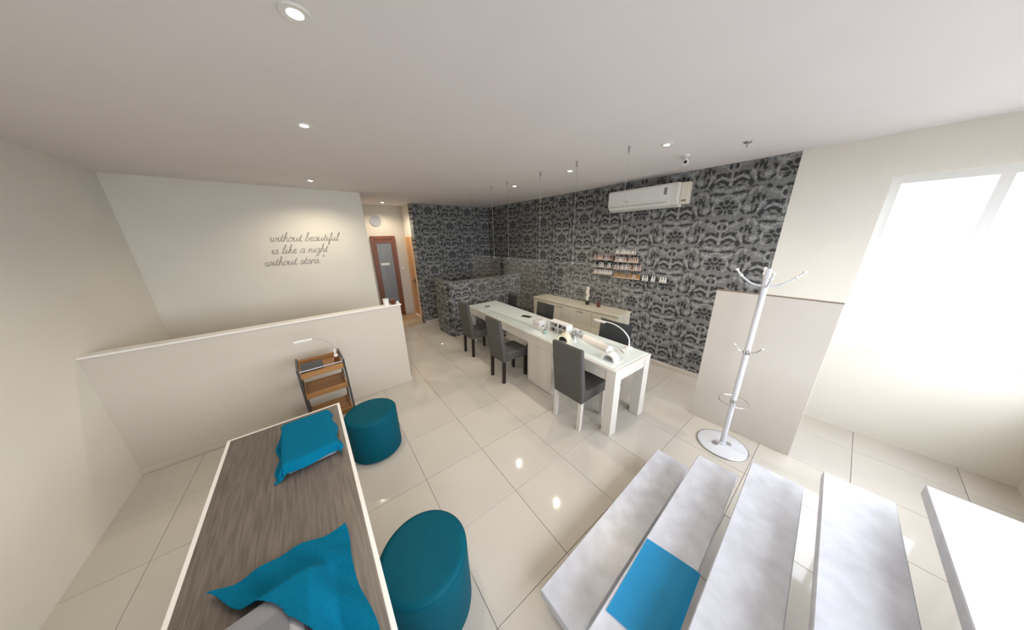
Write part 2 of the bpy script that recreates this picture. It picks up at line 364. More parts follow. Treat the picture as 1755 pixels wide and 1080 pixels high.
# ------------------------------------------------------------------ lettering on the white wall (cursive strokes)
G = {
 'a': (1.1, [[(.9,.9),(.5,1),(.12,.6),(.12,.2),(.4,0),(.8,.35),(.95,1),(.9,.3),(1.0,0),(1.2,.2)]]),
 'b': (1.0, [[(0,.1),(.4,1.2),(.55,2),(.38,2.1),(.22,1.2),(.2,.2),(.45,0),(.8,.3),(.7,.85),(.9,.75),(1.1,.85)]]),
 'e': (.85, [[(0,.2),(.4,.45),(.7,.8),(.5,1),(.2,.7),(.2,.2),(.5,0),(.9,.25)]]),
 'f': (.7, [[(0,.1),(.4,1),(.7,1.9),(.58,2.1),(.42,1.7),(.3,.5),(.2,-.8),(.35,-.95),(.45,-.6),(.38,.1),(.75,.25)]]),
 'g': (1.1, [[(.9,.9),(.5,1),(.12,.6),(.12,.2),(.4,0),(.8,.35),(.95,1),(.85,-.5),(.5,-.95),(.3,-.7),(.8,-.2),(1.2,.25)]]),
 'h': (1.05, [[(0,.1),(.4,1.2),(.55,2),(.38,2.1),(.27,1.2),(.2,0)], [(.2,.3),(.5,.95),(.75,.9),(.75,.3),(.88,0),(1.15,.25)]]),
 'i': (.6, [[(0,.2),(.3,1),(.25,.3),(.4,0),(.65,.25)], [(.38,1.45),(.44,1.5)]]),
 'k': (1.0, [[(0,.1),(.4,1.2),(.55,2),(.38,2.1),(.27,1.2),(.2,0)], [(.2,.4),(.6,.95),(.75,.75),(.35,.5),(.7,.05),(1.05,.25)]]),
 'l': (.62, [[(0,.1),(.4,1.2),(.55,2),(.38,2.1),(.22,1.2),(.2,.2),(.4,0),(.7,.25)]]),
 'n': (1.1, [[(0,.3),(.2,1),(.15,0)], [(.15,.35),(.5,.95),(.75,.9),(.75,.3),(.88,0),(1.15,.25)]]),
 'o': (1.0, [[(.5,1),(.15,.7),(.15,.2),(.5,0),(.85,.4),(.75,.9),(.5,1),(.8,.8),(1.05,.85)]]),
 'r': (.95, [[(0,.2),(.28,1),(.36,1.1),(.42,.92),(.75,.92),(.65,.3),(.78,0),(1.05,.25)]]),
 's': (.8, [[(0,.15),(.45,1.05),(.62,.5),(.5,.05),(.2,.08),(.5,0),(.85,.25)]]),
 't': (.68, [[(0,.2),(.35,1),(.5,1.7),(.3,.4),(.4,0),(.75,.25)], [(.1,1.05),(.75,1.12)]]),
 'u': (1.2, [[(0,.3),(.2,1),(.15,.3),(.35,0),(.7,.35),(.9,1),(.85,.3),(1.0,0),(1.25,.25)]]),
 'w': (1.4, [[(0,.6),(.2,1),(.15,.3),(.35,0),(.6,.35),(.7,.95),(.65,.3),(.85,0),(1.15,.4),(1.1,1),(1.4,.85)]]),
 '.': (.45, [[(.12,.02),(.2,.06)]]), '"': (.6, [[(.15,1.6),(.25,2.0)], [(.4,1.6),(.5,2.0)]]), ' ': (.75, [])}
XH, HS, SH = .062, .92, .34
def twidth(t): return sum(G[c][0] for c in t)*XH*HS
quote = thing('wall_lettering_quote', 'grey cursive lettering reading without beautiful, like a night, without stars', 'lettering', (0, TY-.003, 0))
for line, xe, zb in (('without beautiful', .545, 2.115), ('is like a night', .355, 1.935), ('without stars. "', .305, 1.76)):
    x = xe - twidth(line)
    for wd in line.split(' '):
        b = B()
        for c in wd:
            for stk in G[c][1]:
                pts = [(x + (px*HS + SH*py)*XH, 0, zb + py*XH) for px, py in stk]
                pts = smooth_path(pts, 4)
                b.tube(pts, .0046 if c not in '.' else .009, 6)
            x += G[c][0]*XH*HS
        x += G[' '][0]*XH*HS*(.15 if wd.endswith('.') else 1)
        for q in b.bm.verts: q.co.y *= .35
        b.build('quotation_mark' if wd == '"' else 'word', letter, quote)

# ------------------------------------------------------------------ downlights
def downlight(x, y, where, k=1., z=CZ):
    t = thing('downlight', 'round recessed white ceiling downlight ' + where, 'downlight', (x, y, z), group='recessed ceiling downlights')
    B().lathe([(.026, 0), (.026, -.004), (.048, -.006), (.053, -.001), (.053, 0), (.026, 0)], n=32).build('trim_ring', white, t, True)
    B().lathe([(0, -.002), (.025, -.002), (.025, -.0005), (0, -.0005)], n=32).build('lamp_lens', lampglow, t)
    l = bpy.data.lights.new('downlight_lamp', 'SPOT'); l.energy = SPOT_W*k; l.color = SPOT_COL; l.spot_size = math.radians(152); l.spot_blend = .8; l.shadow_soft_size = .022
    o = bpy.data.objects.new('downlight_lamp', l); COL.objects.link(o); o.location = (0, 0, -.05); o.parent = t
for a in ((.159, 1.425, 'nearest the desk, top left of the photo'), (.202, 2.586, 'above the far end of the desk'), (.30, 4.70, 'in front of the lettering'),
          (1.618, 6.50, 'inside the door niche', .95), (2.862, 1.195, 'above the near end of the manicure table, beside the camera'),
          (2.889, 2.347, 'above the middle of the manicure table'), (2.923, 3.50, 'above the far half of the manicure table')): downlight(*a)

# ------------------------------------------------------------------ hanging clear screens
YP = [(4.475, 3.53, 4.44, 3.70, 'over the far seat of the table'), (3.44, 2.45, 3.29, 2.59, 'over the middle of the table'), (2.17, 1.27, 2.02, 1.42, 'over the near end of the table')]
for y1, y0, wa, wb, where in YP:
    t = thing('hanging_screen', 'clear acrylic screen hung on thin wires ' + where, 'screen', (2.6, y0, 0), group='hanging acrylic screens')
    B().box(-.003, .003, 0, y1-y0, 1.02, 1.78).build('sheet', acrylic, t)
    B().box(-.0035, .0035, 0, y1-y0, 1.78, 1.784).build('top_edge', mat('edge_glint', (.42, .44, .43), .3), t)  # pale grey strip stands in for light caught along the sheet edge
    for wy in (wa, wb):
        wv = wy - y0
        B().tube([(0, wv, 1.775), (0, wv, CZ-.012)], .0016, 6).build('wire', mat('wire_grey', (.30, .30, .29), .5), t)
        B().lathe([(0, CZ-.001), (.011, CZ-.001), (.009, CZ-.055), (0, CZ-.055)], (0, wv, 0), 12).build('ceiling_fixing', steel, t, True)
        B().box(-.008, .008, wv-.012, wv+.012, 1.765, 1.79, .002).build('clamp', steel, t)

# ------------------------------------------------------------------ air conditioner, camera
ac = thing('air_conditioner', 'white wall mounted split air conditioner below the ceiling', 'air conditioner', (WX, 1.40, 2.46))
prof = [(0, 0), (-.10, 0), (-.17, .03), (-.205, .085), (-.21, .27), (-.19, .30), (0, .30)]
B().prism(prof, 1, .16, 1.085).build('body', white, ac)
B().prism([(-.212, .095), (-.217, .10), (-.217, .275), (-.20, .298), (-.205, .27)], 1, .19, 1.07).build('front_panel', mat('ac_panel', (.78, .77, .75), .12), ac)
B().box(-.206, -.13, .20, 1.06, .045, .055, rot=Matrix.Rotation(.6, 3, 'Y')).build('louvre', mat('ac_grey', (.55, .54, .52), .4), ac)
B().prism(prof, 1, .08, .16).build('end_cap', mat('ac_cap', (.74, .70, .66), .4), ac)
B().box(-.219, -.2165, .205, .245, .16, .25).build('display', mat('ac_display', (.22, .21, .21), .3), ac)
B().box(-.219, -.2165, .74, .80, .125, .135).build('logo_mark', mat('ac_logo', (.35, .34, .33), .4), ac)
pc = B().box(-.10, 0, -.02, .078, .03, .30, .006).build('pipe_cover', mat('aged_cream', (.72, .66, .55), .5), ac)
B().box(-.102, -.098, .0, .06, .06, .085).build('slot', mat('slot_brown', (.30, .22, .12), .5), pc)
sc = thing('security_camera', 'small white security camera on ceiling near the damask wall', 'security camera', (3.40, 1.21, CZ))
B().lathe([(0, 0), (.04, 0), (.04, -.018), (.015, -.022), (.013, -.04), (0, -.04)], n=24).build('mount', white, sc, True)
B().sphere((0, 0, -.062), .036).build('ball', white, sc, True)
B().sphere((-.026, -.014, -.070), .017).build('lens', black, sc, True)
tag(B().lathe([(0, 0), (.03, 0), (.028, -.012), (.008, -.018), (.006, -.05), (0, -.05)], (3.40, .71, CZ), 20).build('ceiling_fitting', steel, None, True), 'small grey ceiling fitting near the shop window', 'ceiling fitting')

# ------------------------------------------------------------------ reception counter in damask
rc = thing('reception_counter', 'reception counter clad in grey damask wallpaper by the back wall', 'counter', (0, 0, 0))
B().box(2.28, WX-.013, 4.93, 5.06, .0, 1.21, .002).build('front_panel', wp_b, rc)
B().box(2.25, 2.37, 5.06, 5.62, .0, 1.24, .002).build('side_panel', wp_r, rc)
B().box(2.265, WX-.013, 4.915, 5.075, 1.21, 1.222).build('ledge', mat('counter_grey', (.20, .19, .18), .3), rc)

# ------------------------------------------------------------------ sideboard and things on it
sbm = mat('beige_laminate', (.68, .62, .50), .45, var=.08, scale=4)
sb = thing('sideboard', 'long cream sideboard against the damask wall', 'sideboard', (3.85, 2.0, 0))
SBD, SBL = WX-.014-3.85, 2.0
B().box(.012, SBD, 0, SBL, .07, .80).build('body', sbm, sb); B().box(0.03, SBD, .02, SBL-.02, 0, .07).build('plinth', skirt, sb)
B().box(-.01, SBD, -.01, SBL+.01, .80, .83, .003).build('top', sbm, sb)
for k in range(4):
    d = B().box(-.006, .012, k*.5+.004, k*.5+.496, .08, .765, .002).build('door', sbm, sb)
    B().box(-.014, -.006, k*.5+.18, k*.5+.32, .735, .747, .002).build('handle', steel, d)
oc = thing('potted_orchid', 'small white orchid in a black pot on the sideboard', 'plant', (4.10, 2.78, .83))
B().lathe([(0, 0), (.036, 0), (.045, .085), (.038, .085), (.034, .07), (0, .07)], n=20).build('pot', black, oc, True)
B().tube(smooth_path([(0, 0, .07), (.005, .004, .18), (-.012, 0, .32)]), .004, 6).build('stem', mat('leaf_green', (.06, .12, .03), .5), oc, True)
petal = mat('orchid_white', (.80, .77, .66), .6)
for k in range(4):
    f = B(); zc = .12 + k*.062; dx = (-.012, .012, -.008, .006)[k]
    for p in range(5):
        a = p*2*PI/5 + k; f.sphere((dx-.012+.018*math.cos(a)*.4, .024*math.cos(a), zc + .024*math.sin(a)), .022, .45, 1, 1, 8, 6)
    f.build('bloom', petal, oc, True)
for s in (-1, 1): B().sphere((0, .04*s, .085), .05, .35, 1, .12, 10, 6).build('leaf', MATS['leaf_green'], oc, True)
cu = thing('candle_cup', 'small dark red cup beside the orchid on the sideboard', 'cup', (4.09, 2.53, .83))
B().lathe([(0, 0), (.03, 0), (.036, .06), (.036, .085), (.031, .085), (.029, .05), (0, .05)], n=20).build('cup', mat('dark_red', (.085, .022, .016), .3), cu, True)
B().lathe([(0, .05), (.028, .05), (.022, .1), (0, .105)], n=16).build('candle', mat('maroon_wax', (.10, .03, .025), .6), cu, True)

# ------------------------------------------------------------------ nail polish ledges on the damask wall
cols = [mat('polish_%s' % n, c, .25) for n, c in (('white', (.72, .69, .64)), ('blush', (.55, .40, .34)), ('brown', (.20, .11, .08)), ('amber', (.42, .24, .08)), ('mauve', (.40, .32, .36)), ('black', (.03, .03, .03)), ('grey', (.45, .45, .43)))]
LEDGE = [  # y0, y1, z, palette, words
 (2.01, 2.375, 1.79, (0, 0, 6, 1, 0), 'topmost right wall ledge'), (1.955, 2.375, 1.66, (0, 1, 6, 1, 2), 'second right wall ledge'), (1.90, 2.375, 1.535, (0, 4, 1, 2, 0), 'third right wall ledge'),
 (1.90, 2.375, 1.39, (3, 3, 2, 3, 1), 'lowest right wall ledge, amber bottles'), (2.40, 2.79, 1.68, (2, 1, 2, 4), 'topmost left wall ledge, brown bottles'), (2.40, 2.79, 1.545, (0, 6, 0, 0, 5), 'middle left wall ledge'), (2.40, 2.79, 1.42, (0, 0, 1, 0), 'lowest left wall ledge')]
ledge_m = mat('ledge_brown', (.16, .11, .085), .35)
def bottle_mesh(k):
    b = B().box(-.014, .014, -.014, .014, 0, .045, .004)
    b.lathe([(0, .045), (.009, .045), (.008, .085), (0, .085)], n=8); return b.mesh('polish_bottle', cols[k], False)
BM = [bottle_mesh(k) for k in range(len(cols))]
NAMES = ['white', 'blush', 'brown', 'amber', 'mauve', 'black', 'pale grey']
def bottles(y0, y1, z, pal, words, step=.033, x=WX-.034):
    n = int((y1-y0)/step)
    for i in range(n):
        k = random.choice(pal); o = bpy.data.objects.new('polish_bottle', BM[k]); COL.objects.link(o); o.location = (x, y0 + (i+.5)*(y1-y0)/n, z)
        tag(o, 'tiny %s nail polish bottle on the %s' % (NAMES[k], words), 'bottle', '%s bottles, %s' % (NAMES[k], words))
for y0, y1, z, pal, words in LEDGE:
    t = thing('wall_ledge', 'narrow brown display shelf on damask wall: ' + words, 'shelf', (WX, y0, z), group='nail polish ledges')
    B().box(-.07, -.001, 0, y1-y0, -.008, 0).build('board', ledge_m, t)
    B().box(-.07, -.066, 0, y1-y0, 0, .018).build('front_lip', mat('lip_pale', (.48, .40, .34), .3), t)
    bottles(y0+.006, y1-.006, z, pal, words)
t = thing('wall_ledge', 'narrow pale display shelf on damask wall, nearest the air conditioner end, few bottles', 'shelf', (WX, 1.50, 1.385), group='nail polish ledges')
B().box(-.06, -.001, 0, .38, -.006, 0).build('board', mat('ledge_grey', (.25, .25, .25), .3), t)
for i, (yy, k) in enumerate(((1.52, 0), (1.555, 0), (1.59, 0), (1.65, 5), (1.68, 0), (1.715, 0), (1.755, 5), (1.79, 0), (1.82, 6), (1.855, 0))):
    o = bpy.data.objects.new('polish_bottle', BM[k]); COL.objects.link(o); o.location = (WX-.034, yy, 1.385)
    tag(o, 'tiny %s nail polish bottle on the sparsely filled pale wall ledge' % NAMES[k], 'bottle', '%s bottles, sparse pale ledge' % NAMES[k])

# ------------------------------------------------------------------ the long manicure table
TA = -math.radians(3.7); TH = .80
tb = thing('manicure_table', 'long white wooden manicure table with pale green glass top', 'table', (2.205, 1.105, 0), TA)
TL, TW = 3.36, .68
B().box(0, TW, 0, TL, TH-.045, TH-.008, .003).build('tabletop', lam, tb)
B().box(.025, TW-.025, .03, TL-.03, TH-.008, TH, .002).build('glass_plate', glasstop, tb)
B().box(.012, .032, .11, TL-.11, TH-.155, TH-.045).build('apron', lam, tb); B().box(TW-.032, TW-.012, .11, TL-.11, TH-.155, TH-.045).build('apron', lam, tb)
B().box(.11, TW-.11, .012, .032, TH-.145, TH-.045).build('apron', lam, tb); B().box(.11, TW-.11, TL-.032, TL-.012, TH-.145, TH-.045).build('apron', lam, tb)
for lx, ly in ((0.003, 0.003), (TW-.113, 0.003), (.003, TL-.113), (TW-.113, TL-.113)): B().box(lx, lx+.11, ly, ly+.11, 0, TH-.045, .003).build('leg', lam, tb)
pd = B().box(.035, TW-.035, .93, 1.44, 0, TH-.046, .002).build('pedestal', lam, tb)
B().box(.02, .035, .935, 1.435, .015, TH-.16, .002).build('pedestal_door', lam, tb)
for yy in (.30, 2.0): B().box(.12, .45, yy, yy+.5, TH-.125, TH-.05, .004).build('shade_block', black, tb)  # black blocks stand in for the shade under the tabletop

def L2W(lx, ly): return Matrix.Rotation(TA, 3, 'Z') @ Vector((lx, ly, 0)) + Vector((2.205, 1.105, 0))
def W2L(x, y): return Matrix.Rotation(-TA, 3, 'Z') @ (Vector((x, y, 0)) - Vector((2.205, 1.105, 0)))

# ------------------------------------------------------------------ chairs on the near side (local: faces +x, back at x = 0)
def side_chair(name, label, legm, loc, rz, wd=.42):
    t = thing(name, label, 'chair', loc, rz, 'grey upholstered side chairs')
    h = wd/2
    B().prism([(-.035, 1.00), (.015, 1.005), (.065, .45), (.065, .34), (.0, .34)], 1, -h, h)
    b = B(); b.prism([(-.055, .985), (-.045, 1.0), (-.01, 1.0), (.0, .985), (.065, .48), (.07, .345), (.005, .345)], 1, -h, h)
    bmesh.ops.bevel(b.bm, geom=b.bm.edges[:], offset=.008, segments=2, affect='EDGES'); b.build('backrest', greyfab, t, True)
    b = B().box(.072, .47, -h, h, .345, .475, .02, seg=3); b.build('seat', greyfab, t, True)
    for sy in (-1, 1):
        B().prism([(.0, 0), (.036, 0), (.055, .345), (.01, .345)], 1, sy*(h-.002), sy*(h-.044)).build('leg', legm, t)
        B().prism([(.42, 0), (.455, 0), (.462, .345), (.418, .345)], 1, sy*(h-.002), sy*(h-.044)).build('leg', legm, t)
    return t
side_chair('side_chair', 'grey upholstered chair with white legs at near end of table', lam, (2.03, 1.565, 0), -math.radians(2), .40)
side_chair('side_chair', 'grey upholstered chair with dark legs at the middle of the table', darkwood, (1.975, 2.865, 0), -math.radians(2), .36)
side_chair('side_chair', 'grey upholstered chair with dark legs at far end of table', darkwood, (2.09, 3.945, 0), -math.radians(2), .36)
# swivel chairs on the far side (local: faces -x, back at x = 0)
def swivel_chair(label, loc, rz, wd=.42):
    t = thing('swivel_chair', label, 'chair', loc, rz, 'dark swivel chairs behind the table')
    h = wd/2
    b = B(); b.prism([(-.02, .55), (.015, .55), (.05, .90), (.045, .915), (.02, .915), (.01, .90)], 1, -h, h)
    bmesh.ops.bevel(b.bm, geom=b.bm.edges[:], offset=.007, segments=2, affect='EDGES'); b.build('backrest', darkfab, t, True)
    B().box(-.42, -.01, -h, h, .42, .50, .025, seg=3).build('seat', darkfab, t, True)
    B().box(-.06, .03, -.03, .03, .40, .416).tube([(.02, 0, .408), (.035, 0, .45), (.02, 0, .60)], .014, 8).build('back_bracket', steel, t)
    B().lathe([(0, .11), (.028, .11), (.028, .26), (.018, .26), (.018, .419), (0, .419)], (-.21, 0, 0), 16).build('gas_column', steel, t, True)
    for k in range(5):
        a = k*2*PI/5 + .3; c, s = math.cos(a), math.sin(a)
        B().tube([(-.21+.02*c, .02*s, .12), (-.21+.25*c, .25*s, .075)], [.022, .014], 8).build('base_arm', steel, t, True)
        q = B().sphere((-.21+.25*c, .25*s, .031), .030, .8, .8, 1, 10, 8); q.build('caster', black, t, True)
swivel_chair('dark swivel chair behind the near end of the table', (3.27, 1.74, 0), 0, .47)
swivel_chair('dark swivel chair behind the middle of the table', (3.32, 3.17, 0), math.radians(-4), .44)
swivel_chair('dark swivel chair behind the far end of the table', (3.53, 4.37, 0), math.radians(-4), .36)

# ------------------------------------------------------------------ things on the table
def on(x, y): return (x, y, TH)
c = thing('small_dish', 'small dark round dish on the far end of glass table', 'dish', on(2.65, 4.07))
B().lathe([(0, 0), (.04, 0), (.055, .016), (.05, .016), (.036, .005), (0, .005)], n=24).build('dish', mat('dish_grey', (.13, .13, .12), .3), c, True)
B().lathe([(0, .005), (.025, .005), (.018, .014), (0, .016)], n=16).build('contents', mat('beige', (.4, .36, .3), .6), c, True)
c = thing('tablet_device', 'flat dark grey device lying on the glass beside white box', 'device', on(2.77, 3.06), math.radians(15))
B().box(-.045, .045, -.09, .09, 0, .012, .004).build('case', mat('device_grey', (.20, .19, .17), .4), c); B().box(-.038, .038, -.075, .075, .012, .0135).build('screen', black, c)
c = thing('white_box', 'white cube box with a thin pink line on the table', 'box', on(2.56, 2.52), TA)
B().box(-.085, .085, -.075, .075, 0, .125, .01, seg=2).build('body', mat('box_white', (.72, .68, .68), .4), c, True)
B().box(-.0865, -.085, -.05, .05, .068, .074).build('line', mat('pink_line', (.40, .22, .24), .5), c)
B().box(-.05, .05, -.012, .012, .125, .127).build('slot', mat('slot_grey', (.35, .34, .34), .5), c)
# organiser rack with bottles
rk = thing('organiser_rack', 'white open organiser rack with two shelves on the table', 'rack', on(2.62, 2.19), TA)
RW, RD = .34, .12
for z in (0, .075): B().box(-RD/2, RD/2, -RW/2, RW/2, z, z+.006).build('shelf', white, rk)
B().box(-RD/2, RD/2, -RW/2, RW/2, .145, .153, .002).build('top', white, rk)
for s in (-1, 0, 1): B().box(-RD/2, RD/2, s*(RW/2-.003)-.003, s*(RW/2-.003)+.003, .006, .145).build('divider', white, rk)
RM = Matrix.Rotation(TA, 3, 'Z')
for z, lv in ((.006, 'lower'), (.081, 'upper')):
    for i in range(8):
        if i in (3, 4) and lv == 'upper' and i == 4: continue
        k = random.choice((0, 1, 4, 5, 6, 2)); q = RM @ Vector((-.025, -.145 + i*.0414, 0)) + Vector((2.62, 2.19, 0))
        o = bpy.data.objects.new('polish_bottle', BM[k]); COL.objects.link(o); o.location = (q.x, q.y, TH+z); o.rotation_euler = (0, 0, TA); o.scale = (1, 1, .72)
        tag(o, 'small %s bottle on the %s shelf of the table organiser' % (NAMES[k], lv), 'bottle', '%s bottles, organiser %s shelf' % (NAMES[k], lv))
green = mat('mint_plastic', (.35, .52, .45), .3)
def jar(x, y, r, h, m, label, lid=None):
    t = thing('jar', label, 'jar', on(x, y))
    B().lathe([(0, 0), (r, 0), (r, h*.7), (r*.6, h*.8), (r*.6, h*.82), (0, h*.82)], n=18).build('glass', m, t, True)
    B().lathe([(0, h*.82), (r*.65, h*.82), (r*.6, h), (0, h)], n=18).build('lid', lid or steel, t, True)
jar(2.43, 2.30, .025, .07, green, 'mint green jar between the white box and organiser')
jar(2.455, 2.36, .022, .10, MATS['polish_white'], 'white bottle with steel lid beside the white box')
jar(2.70, 1.965, .024, .10, MATS['polish_grey'], 'grey bottle with steel lid behind the steel jar', MATS['polish_white'])
jar(2.62, 1.955, .028, .08, steel, 'steel jar beside the organiser rack')
jar(2.68, 1.885, .026, .085, MATS['polish_grey'], 'pale grey jar nearest the rolled towel')
jar(2.58, 1.90, .022, .06, chrome, 'short chrome pot in front of the steel jar')
def arch(name, label, loc, rz, wd, ln, ht, m, inner, cat='lamp'):
    t = thing(name, label, cat, loc, rz); n = 14; w2 = wd/2
    out = [(w2*math.cos(PI*k/n), ht*math.sin(PI*k/n)**.8 if 0 < k < n else 0) for k in range(n+1)]
    inn = [((w2-.018)*math.cos(PI*k/n), (ht-.02)*math.sin(PI*k/n)**.8 if 0 < k < n else 0) for k in range(n+1)]
    B().prism(out + inn[::-1], 0, -ln/2, ln/2).build('shell', m, t, True)
    B().prism([(p[0]*.985, p[1]*.985+.001) for p in inn], 0, -ln/2+.05, ln/2-.012).build('lining', inner, t, True)
    B().box(-ln/2+.002, ln/2-.014, -w2+.02, w2-.02, 0, .004).build('base_plate', MATS['polish_grey'], t)
    return t
arch('nail_lamp', 'cream arched nail lamp with dark opening beside near chair', on(2.43, 1.96), TA+math.radians(24), .155, .13, .10, cream, black)
arch('nail_lamp', 'white arched nail lamp at the near corner of the table', on(2.39, 1.285), TA+math.radians(5), .16, .10, .085, white, mat('lining_grey', (.3, .3, .29), .5))
c = thing('hand_cushion', 'long white rolled hand cushion lying along the table', 'cushion', on(2.615, 1.60), TA+math.radians(-9))
n = 12; B().prism([(.055*math.cos(PI*k/n), .07*math.sin(PI*k/n)) for k in range(n+1)], 1, -.20, .20).build('pad', mat('cushion_white', (.78, .72, .66), .7, bump=.2, scale=40), c, True)
for s in (-1, 1): B().prism([(.057*math.cos(PI*k/n), .072*math.sin(PI*k/n)) for k in range(n+1)], 1, s*.20, s*.207).build('piping', white, c)
c = thing('loose_papers', 'small stack of white papers and foil at near end of table', 'papers', on(2.66, 1.30), .3)
for k in range(3): B().box(-.06, .06, -.045, .045, .001+k*.004, .003+k*.004, rot=Matrix.Rotation(k*.25, 3, 'Z')).build('sheet', white, c)
tl = thing('nail_tool', 'dark metal nail tool lying on the papers', 'tool', (2.645, 1.285, TH+.013), .9)
B().tube([(-.05, 0, .005), (.05, 0, .005)], .005, 8).build('handle', steel, tl); B().tube([(.05, 0, .005), (.075, 0, .005)], [.003, .001], 6).build('tip', black, tl)
dl = thing('desk_lamp', 'white goose-neck desk lamp clamped at near end of table', 'lamp', on(2.83, 1.30))
B().lathe([(0, 0), (.045, 0), (.045, .012), (.012, .02), (.01, .05), (0, .05)], n=24).build('base', white, dl, True)
B().tube(smooth_path([(0, 0, .045), (-.01, .01, .13), (-.04, .07, .215), (-.055, .16, .262), (-.06, .25, .275), (-.06, .30, .272)]), .0075, 8).build('neck', white, dl, True)
B().box(-.085, -.035, .295, .455, .256, .276, .006).build('lamp_head', white, dl); B().box(-.078, -.042, .31, .445, .252, .256).build('lamp_strip', mat('strip', (.85, .85, .82), .3), dl)

# ------------------------------------------------------------------ white board and coat stand
wb_ = thing('partition_board', 'cream white board standing upright behind the coat stand', 'board', (3.30, -.15, 0))
B().box(0, .028, 0, .83, .0, 1.53, .002).build('panel', mat('board_cream', (.60, .55, .49), .5, var=.04, scale=3), wb_)
B().box(-.001, .029, .0, .831, 1.53, 1.538).build('edge_strip', mat('edge_brown', (.22, .16, .11), .5), wb_)
for yy in (.08, .70): B().box(.028, .22, yy, yy+.03, 0, .05, .003).build('foot', white, wb_)
cs = thing('coat_stand', 'white metal coat stand with round base beside the board', 'coat stand', (2.985, .30, 0))
wmet = mat('white_metal', (.62, .63, .67), .22, spec=.6)
B().lathe([(0, 0), (.205, 0), (.205, .012), (.195, .018), (0, .022)], n=48).build('base', wmet, cs, True)
B().lathe([(.207, .001), (.211, .004), (.211, .012), (.207, .015), (.2055, .008), (.207, .001)], n=48).build('base_rim', steel, cs, True)
B().lathe([(0, .022), (.03, .022), (.03, .035), (.022, .04), (.022, 1.79), (.015, 1.805), (0, 1.81)], n=20).build('pole', wmet, cs, True)
for s in (-1, 1): B().lathe([(0, .022), (.026, .022), (.024, .034), (0, .036)], (s*.04-.015, s*-.045, 0), 16).build('foot_cap', steel if s < 0 else chrome, cs, True)
B().tube(smooth_path([(.115*math.cos(a*PI/6), .115*math.sin(a*PI/6), .53) for a in range(12)], 3, True), .0055, 8, True).build('umbrella_ring', chrome, cs, True)
B().tube([(-.115, 0, .53), (-.02, 0, .53)], .005, 6).tube([(.02, 0, .53), (.115, 0, .53)], .005, 6).build('ring_spoke', chrome, cs)
B().lathe([(.0225, .51), (.027, .512), (.027, .548), (.0225, .55)], n=20).build('collar', chrome, cs, True)
B().lathe([(.0225, 1.03), (.027, 1.032), (.027, 1.068), (.0225, 1.07)], n=20).build('collar', chrome, cs, True)
for k in range(4):
    a = k*PI/2 + math.radians(104); c_, s_ = math.cos(a), math.sin(a)
    h = B().tube(smooth_path([(.02*c_, .02*s_, 1.66), (.09*c_, .09*s_, 1.68), (.165*c_, .165*s_, 1.742), (.195*c_, .195*s_, 1.782)]), .008, 8).build('hook', wmet, cs, True)
    B().sphere((.20*c_, .20*s_, 1.79), .013).build('ball', white, h, True); B().sphere((.168*c_, .168*s_, 1.745), .015).build('ball', white, h, True)
    h = B().tube(smooth_path([(.02*c_, .02*s_, 1.05), (.06*c_, .06*s_, 1.06), (.09*c_, .09*s_, 1.10)]), .006, 8).build('hook', chrome, cs, True)
    B().sphere((.093*c_, .093*s_, 1.105), .010).build('ball', white, h, True)

# ------------------------------------------------------------------ stairs and mat
stc = thing('staircase', 'floating white marble stair treads rising toward the shop front', 'stairs', (0, 0, 0))
for k in range(5):
    y1 = .642 - k*.2985; z = .17*(k+1)
    B().box(.68, 2.235, y1-.255, y1, z-.06, z, .004).build('tread', marble, stc)
for k in range(5):
    yc = .642 - k*.2985 - .1275
    B().box(1.38, 1.52, yc-.045, yc+.045, .001, .17*(k+1)-.06, .003).build('support_post', marble, stc)
B().box(.68, 2.235, FY+.01, .642-4*.2985-.32, .79, .85, .003).build('landing', marble, stc)
b = B(); nu, nv = 14, 10; vs = []
for i in range(nu+1):
    for j in range(nv+1):
        u, v_ = i/nu, j/nv
        x = .835 + .47*u + .05*(v_-.5); y = .325 - .262*v_ + .012*u
        dr = max(0, .083 - y); vs.append((x, y + dr*.2, .3432 + .0008*math.sin(u*7+v_*3)+.0010 - dr*.9))
V = [b.bm.verts.new(p) for p in vs]
for i in range(nu):
    for j in range(nv): b.bm.faces.new((V[i*(nv+1)+j], V[(i+1)*(nv+1)+j], V[(i+1)*(nv+1)+j+1], V[i*(nv+1)+j+1]))
r = bmesh.ops.solidify(b.bm, geom=b.bm.faces[:], thickness=.0022)
tag(b.build('stair_mat', matm, None, True), 'flat blue mat lying on the second marble tread', 'mat')

# ------------------------------------------------------------------ left desk with towels
DZ = .745
dk = thing('nail_desk', 'grey-brown wood desk with white raised rim beside the poufs', 'desk', (0, 0, 0))
DX0, DX1, DY0, DY1 = -.68, 0.0, .15, 2.455
B().box(DX0+.02, DX1-.02, DY0+.02, DY1-.02, DZ-.03, DZ).build('desktop', deskwood, dk)
rimw = mat('rim_white', (.78, .75, .71), .4)
for r in ((DX1-.02, DX1, DY0, DY1), (DX0, DX0+.02, DY0, DY1), (DX0+.02, DX1-.02, DY1-.02, DY1), (DX0+.02, DX1-.02, DY0, DY0+.02)): B().box(*r, DZ-.035, DZ, .002).build('rim', rimw, dk)
for lx in (DX0+.02, DX1-.10):
    for ly in (DY0+.05, DY1-.13): B().box(lx, lx+.08, ly, ly+.08, 0, DZ-.03, .003).build('leg', rimw, dk)
B().box(DX0+.10, DX1-.14, DY0+.06, DY0+.08, .3, DZ-.03).box(DX0+.10, DX1-.14, DY1-.08, DY1-.06, .3, DZ-.03).build('side_panel', deskwood, dk)
